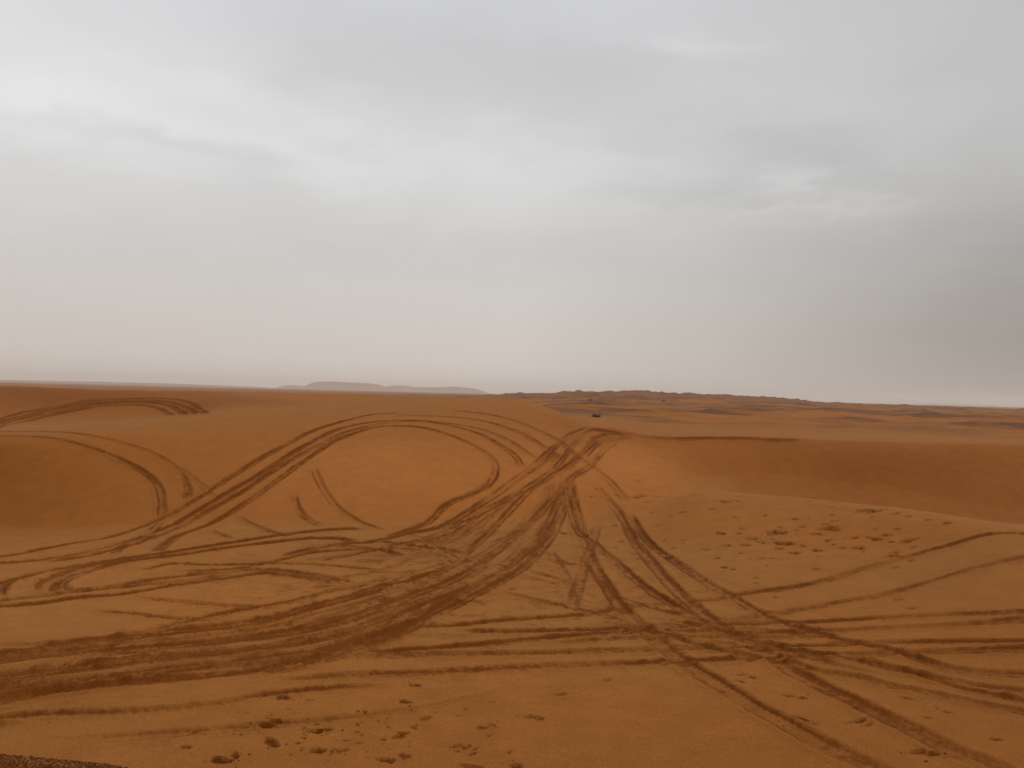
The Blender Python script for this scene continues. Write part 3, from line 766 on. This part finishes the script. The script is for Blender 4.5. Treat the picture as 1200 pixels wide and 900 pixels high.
# ------------------------------------------------------------------ far table hills
rock, nt5, b5 = new_mat('hill_rock')
g5 = node(nt5, 'ShaderNodeNewGeometry'); z5 = node(nt5, 'ShaderNodeTexNoise'); z5.inputs['Scale'].default_value = .03; z5.inputs['Detail'].default_value = 6
nt5.links.new(g5.outputs['Position'], z5.inputs['Vector'])
nt5.links.new(mixc(nt5, z5.outputs[0], (.22, .115, .065), (.36, .20, .12)), b5.inputs['Base Color']); b5.inputs['Roughness'].default_value = .95
def hill(pts, dist, depth, label):
    """pts: skyline as (column, row); a long ridge of that outline with talus on every side"""
    hx = np.linspace(pts[0][0], pts[-1][0], 90)
    top = np.interp(hx, [p[0] for p in pts], [p[1] for p in pts])
    d = ray(hx, top)
    X = d[:, 0] / d[:, 1] * dist; T = np.maximum(H + dist * d[:, 2] / d[:, 1], 0)
    vs, fs = [], []
    prof = [(-1, 0), (-.62, .35), (-.42, .55), (-.36, .93), (-.1, 1), (.2, .99), (.36, .9), (.45, .5), (1, 0)]
    for i, (x, t) in enumerate(zip(X, T)):
        for (q, hh) in prof:
            jj = 1 + .1 * (vnoise(np.array([i * .35]), np.array([q * 3]), 5)[0] - .5)
            vs.append((x, dist + q * depth * (.55 + .45 * min(1, t / 30)) + 40 * (vnoise(np.array([i * .2]), np.array([0.]), 6)[0] - .5), t * hh * jj - 1.2))
    n = len(prof)
    for i in range(len(X) - 1):
        for k in range(n - 1):
            fs.append((i * n + k, (i + 1) * n + k, (i + 1) * n + k + 1, i * n + k + 1))
    me = bpy.data.meshes.new('hill'); me.from_pydata(vs, [], fs); me.materials.append(rock)
    me.polygons.foreach_set('use_smooth', np.ones(len(fs), bool))
    o = bpy.data.objects.new('hill', me); COL.objects.link(o)
    tag(o, label, 'hill', kind='structure')
hill([(325,456.5),(338,452.8),(347,451.2),(355,452.6),(366,452.5),(374,448.6),(383,446.6),(394,447.2),(404,447.6),(416,448.2),(430,448.8),(440,449.6),(445,451.8),(452,453.5),(462,455),(470,458)], 3400, 420, 'pale flat topped hill, tallest of the table hills on the horizon')
hill([(448,457.5),(456,453),(468,451.4),(478,452.2),(490,453.2),(505,453.6),(514,453.8),(524,452.9),(538,453),(550,454.2),(558,455.6),(564,457.5),(572,460.5)], 3700, 420, 'long low pale hill trailing right from the tall table hill')
hill([(-150,443.5),(-60,444.6),(0,444.9),(40,445.4),(80,446.6),(120,447),(160,448.2),(200,449),(240,450.5),(290,452.6),(330,455.5)], 2600, 500, 'faint hazy ridge along the horizon at the far left')
hill([(1060,474.5),(1085,472.6),(1105,472),(1125,473),(1150,474),(1180,475.5),(1210,477.5)], 4600, 500, 'faint hazy ridge along the horizon at the far right')

# the rest of the desert, all round and behind the viewer
gr, ng, bg = new_mat('desert_sand')
g6 = node(ng, 'ShaderNodeNewGeometry'); z6 = node(ng, 'ShaderNodeTexNoise'); z6.inputs['Scale'].default_value = .05; z6.inputs['Detail'].default_value = 6
ng.links.new(g6.outputs['Position'], z6.inputs['Vector'])
ng.links.new(mixc(ng, z6.outputs[0], STONE, RED), bg.inputs['Base Color']); bg.inputs['Roughness'].default_value = .95
me = bpy.data.meshes.new('ground'); S_ = 5400
me.from_pydata([(-S_, -S_, -2.2), (S_, -S_, -2.2), (S_, S_, -2.2), (-S_, S_, -2.2)], [], [(0, 1, 2, 3)]); me.materials.append(gr)
o = bpy.data.objects.new('ground', me); COL.objects.link(o); tag(o, 'flat desert sand under and around the dunes', 'desert', kind='structure')

# ------------------------------------------------------------------ haze
HAZE = 0.00027
hz = bpy.data.materials.new('haze'); hz.use_nodes = True
nh = hz.node_tree; nh.nodes.clear()
oh = nh.nodes.new('ShaderNodeOutputMaterial'); pv = nh.nodes.new('ShaderNodeVolumePrincipled')
pv.inputs['Color'].default_value = (.97, .93, .88, 1); pv.inputs['Density'].default_value = HAZE; pv.inputs['Anisotropy'].default_value = .45
nh.links.new(pv.outputs[0], oh.inputs['Volume'])
B = 5600; zb, zt = -3.4, 60
me = bpy.data.meshes.new('haze')
me.from_pydata([(-B, -B, zb), (B, -B, zb), (B, B, zb), (-B, B, zb), (-B, -B, zt), (B, -B, zt), (B, B, zt), (-B, B, zt)], [],
               [(3, 2, 1, 0), (4, 5, 6, 7), (0, 1, 5, 4), (1, 2, 6, 5), (2, 3, 7, 6), (3, 0, 4, 7)])
me.materials.append(hz)
o = bpy.data.objects.new('haze', me); COL.objects.link(o); tag(o, 'pale dusty haze hanging over the whole desert', 'haze', kind='stuff')

# ------------------------------------------------------------------ sky and sun
SUN_EL, SUN_AZ = math.radians(42), math.radians(68)          # behind cloud, to the right and a little ahead
w = bpy.data.worlds.new('World'); SC.world = w; w.use_nodes = True
wn = w.node_tree; wn.nodes.clear()
wo = wn.nodes.new('ShaderNodeOutputWorld'); bgn = wn.nodes.new('ShaderNodeBackground')
wn.links.new(bgn.outputs[0], wo.inputs[0]); bgn.inputs[1].default_value = 0.1
sky = wn.nodes.new('ShaderNodeTexSky'); sky.sky_type = 'NISHITA'; sky.sun_disc = False
sky.sun_elevation = SUN_EL; sky.sun_rotation = SUN_AZ; sky.dust_density = 5; sky.air_density = 1.5
tc = wn.nodes.new('ShaderNodeTexCoord')
sep = wn.nodes.new('ShaderNodeSeparateXYZ'); wn.links.new(tc.outputs['Generated'], sep.inputs[0])
def M(op, a, b=None):
    n = wn.nodes.new('ShaderNodeMath'); n.operation = op
    for s_, v in ((n.inputs[0], a), (n.inputs[1], b)):
        if v is None: continue
        if hasattr(v, 'is_linked'): wn.links.new(v, s_)
        else: s_.default_value = v
    return n.outputs[0]
def ramp(v, stops, ease='EASE'):
    n = wn.nodes.new('ShaderNodeValToRGB'); n.color_ramp.interpolation = ease
    el = n.color_ramp.elements
    while len(el) > 1: el.remove(el[-1])
    el[0].position = stops[0][0]; el[0].color = (*stops[0][1], 1)
    for p, c_ in stops[1:]:
        q = el.new(p); q.color = (*c_, 1)
    wn.links.new(v, n.inputs[0]); return n.outputs[0]
zc = M('MAXIMUM', sep.outputs[2], 0.0)
# colour of the cloud sheet by height: dusty near the horizon, cool grey above
base = ramp(zc, [(0, (.69, .63, .575)), (.034, (.685, .632, .58)), (.1, (.655, .62, .585)), (.175, (.625, .612, .60)), (.267, (.66, .66, .66)), (.37, (.64, .642, .65)), (.5, (.63, .635, .645)), (1, (.60, .61, .62))], 'LINEAR')
# the sheet thickens to the right
px_ = M('ADD', M('MULTIPLY', sep.outputs[0], .5), .5)
g3_ = lambda v: (v, v, v)
thick_lo = ramp(px_, [(0, g3_(.95)), (.2, g3_(.95)), (.5, g3_(1.0)), (.625, g3_(.82)), (.735, g3_(.57)), (.775, g3_(.49)), (1, g3_(.49))], 'LINEAR')
thick_hi = ramp(px_, [(0, g3_(1.15)), (.2, g3_(1.2)), (.35, g3_(1.07)), (.5, g3_(1.02)), (.6, g3_(.97)), (.735, g3_(.83)), (.8, g3_(.77)), (1, g3_(.7))], 'LINEAR')
tmx = wn.nodes.new('ShaderNodeMix'); tmx.data_type = 'RGBA'
tmr = wn.nodes.new('ShaderNodeMapRange'); tmr.interpolation_type = 'SMOOTHSTEP'; wn.links.new(zc, tmr.inputs[0]); tmr.inputs[1].default_value = .05; tmr.inputs[2].default_value = .32
wn.links.new(tmr.outputs[0], tmx.inputs[0]); wn.links.new(thick_lo, tmx.inputs[6]); wn.links.new(thick_hi, tmx.inputs[7])
thick = tmx.outputs[2]
# rolling cloud base, seen in perspective
inv = M('DIVIDE', 1.0, M('ADD', zc, .10))
cx_ = M('MULTIPLY', sep.outputs[0], inv); cy_ = M('MULTIPLY', sep.outputs[1], inv)
cmb = wn.nodes.new('ShaderNodeCombineXYZ'); wn.links.new(cx_, cmb.inputs[0]); wn.links.new(cy_, cmb.inputs[1]); cmb.inputs[2].default_value = 3.7
def cnoise(scale, detail, rough, loc=(0, 0, 0), dist=0.):
    mp = wn.nodes.new('ShaderNodeMapping'); mp.inputs['Location'].default_value = loc
    wn.links.new(cmb.outputs[0], mp.inputs[0])
    n = wn.nodes.new('ShaderNodeTexNoise'); n.inputs['Scale'].default_value = scale; n.inputs['Detail'].default_value = detail
    n.inputs['Roughness'].default_value = rough; n.inputs['Distortion'].default_value = dist
    wn.links.new(mp.outputs[0], n.inputs['Vector']); return n.outputs[0]
def mr(v, a, b_, c_, d_):
    n = wn.nodes.new('ShaderNodeMapRange'); wn.links.new(v, n.inputs[0])
    for i, q in enumerate((a, b_, c_, d_)): n.inputs[i + 1].default_value = q
    n.interpolation_type = 'SMOOTHSTEP'; return n.outputs[0]
cl = M('MULTIPLY', mr(cnoise(.85, 5, .5, (2.2, .6, 0), .4), .3, .7, .98, 1.02), mr(cnoise(2.6, 5, .5, (7, 1, 0), .3), .3, .75, .985, 1.015))
# clouds melt into dust towards the horizon
fadeh = mr(zc, .03, .22, 0, 1)
one = M('ADD', M('MULTIPLY', M('SUBTRACT', cl, 1.0), fadeh), 1.0)
# single banks and rifts of the cloud sheet, each at its own bearing and height
yy_ = M('MAXIMUM', sep.outputs[1], .05)
sx_ = M('ADD', M('DIVIDE', sep.outputs[0], yy_), M('MULTIPLY', M('SUBTRACT', cnoise(1.6, 5, .55, (11, 3, 0)), .5), .5))
sz_ = M('ADD', M('DIVIDE', sep.outputs[2], yy_), M('MULTIPLY', M('SUBTRACT', cnoise(1.9, 4, .55, (4, 9, 0)), .5), .26))
for (qx, qy, rx, ry, tilt, gain) in [(600,90,300,62,7,-.085),(470,182,300,26,8,.055),(160,178,230,22,8,-.065),(90,105,170,46,8,.06),(815,28,80,22,4,.09),
        (870,203,150,34,-2,-.095),(978,246,75,12,-8,.085),(1172,262,90,150,0,-.07),(350,50,110,40,30,-.03),(690,186,70,18,0,.05),(1000,110,110,50,-5,.035),(640,250,220,30,5,.02)]:
    d_ = ray([qx], [qy])[0]; bx, bz = d_[0] / d_[1], d_[2] / d_[1]
    ct, st_ = math.cos(math.radians(tilt)), math.sin(math.radians(tilt))
    ox, oz = M('SUBTRACT', sx_, bx), M('SUBTRACT', bz, sz_)
    ex = M('DIVIDE', M('ADD', M('MULTIPLY', ox, ct), M('MULTIPLY', oz, st_)), rx / FPX)
    ez = M('DIVIDE', M('SUBTRACT', M('MULTIPLY', oz, ct), M('MULTIPLY', ox, st_)), ry / FPX)
    rr_ = M('ADD', M('MULTIPLY', ex, ex), M('MULTIPLY', ez, ez))
    one = M('ADD', one, M('MULTIPLY', M('POWER', 2.718, M('MULTIPLY', rr_, -.8)), gain))
def wmul(a, b_):
    n = wn.nodes.new('ShaderNodeMix'); n.data_type = 'RGBA'; n.blend_type = 'MULTIPLY'; n.inputs[0].default_value = 1
    wn.links.new(a, n.inputs[6]); wn.links.new(b_, n.inputs[7]); return n.outputs[2]
cloud = wmul(wmul(base, thick), one)
sc_ = wn.nodes.new('ShaderNodeVectorMath'); sc_.operation = 'SCALE'; sc_.inputs['Scale'].default_value = 10.0
wn.links.new(cloud, sc_.inputs[0])
mx = wn.nodes.new('ShaderNodeMix'); mx.data_type = 'RGBA'; mx.inputs[0].default_value = .96
wn.links.new(sky.outputs[0], mx.inputs[6]); wn.links.new(sc_.outputs[0], mx.inputs[7])
wn.links.new(mx.outputs[2], bgn.inputs[0])

sl = bpy.data.lights.new('sun', 'SUN'); sl.energy = 1.3; sl.angle = math.radians(12); sl.color = (1, .96, .9)
so = bpy.data.objects.new('sun', sl); COL.objects.link(so)
dirv = (math.sin(SUN_AZ) * math.cos(SUN_EL), math.cos(SUN_AZ) * math.cos(SUN_EL), math.sin(SUN_EL))
from mathutils import Vector
so.rotation_euler = Vector(dirv).to_track_quat('Z', 'Y').to_euler()

vs_ = SC.view_settings
vs_.view_transform = 'Standard'; vs_.look = 'None'; vs_.exposure = 0.0; vs_.gamma = 1.0; vs_.use_curve_mapping = False
SC.cycles.volume_bounces = 3
SC.cycles.max_bounces = 8
SC.cycles.use_denoising = True
SC.cycles.denoising_prefilter = 'ACCURATE'
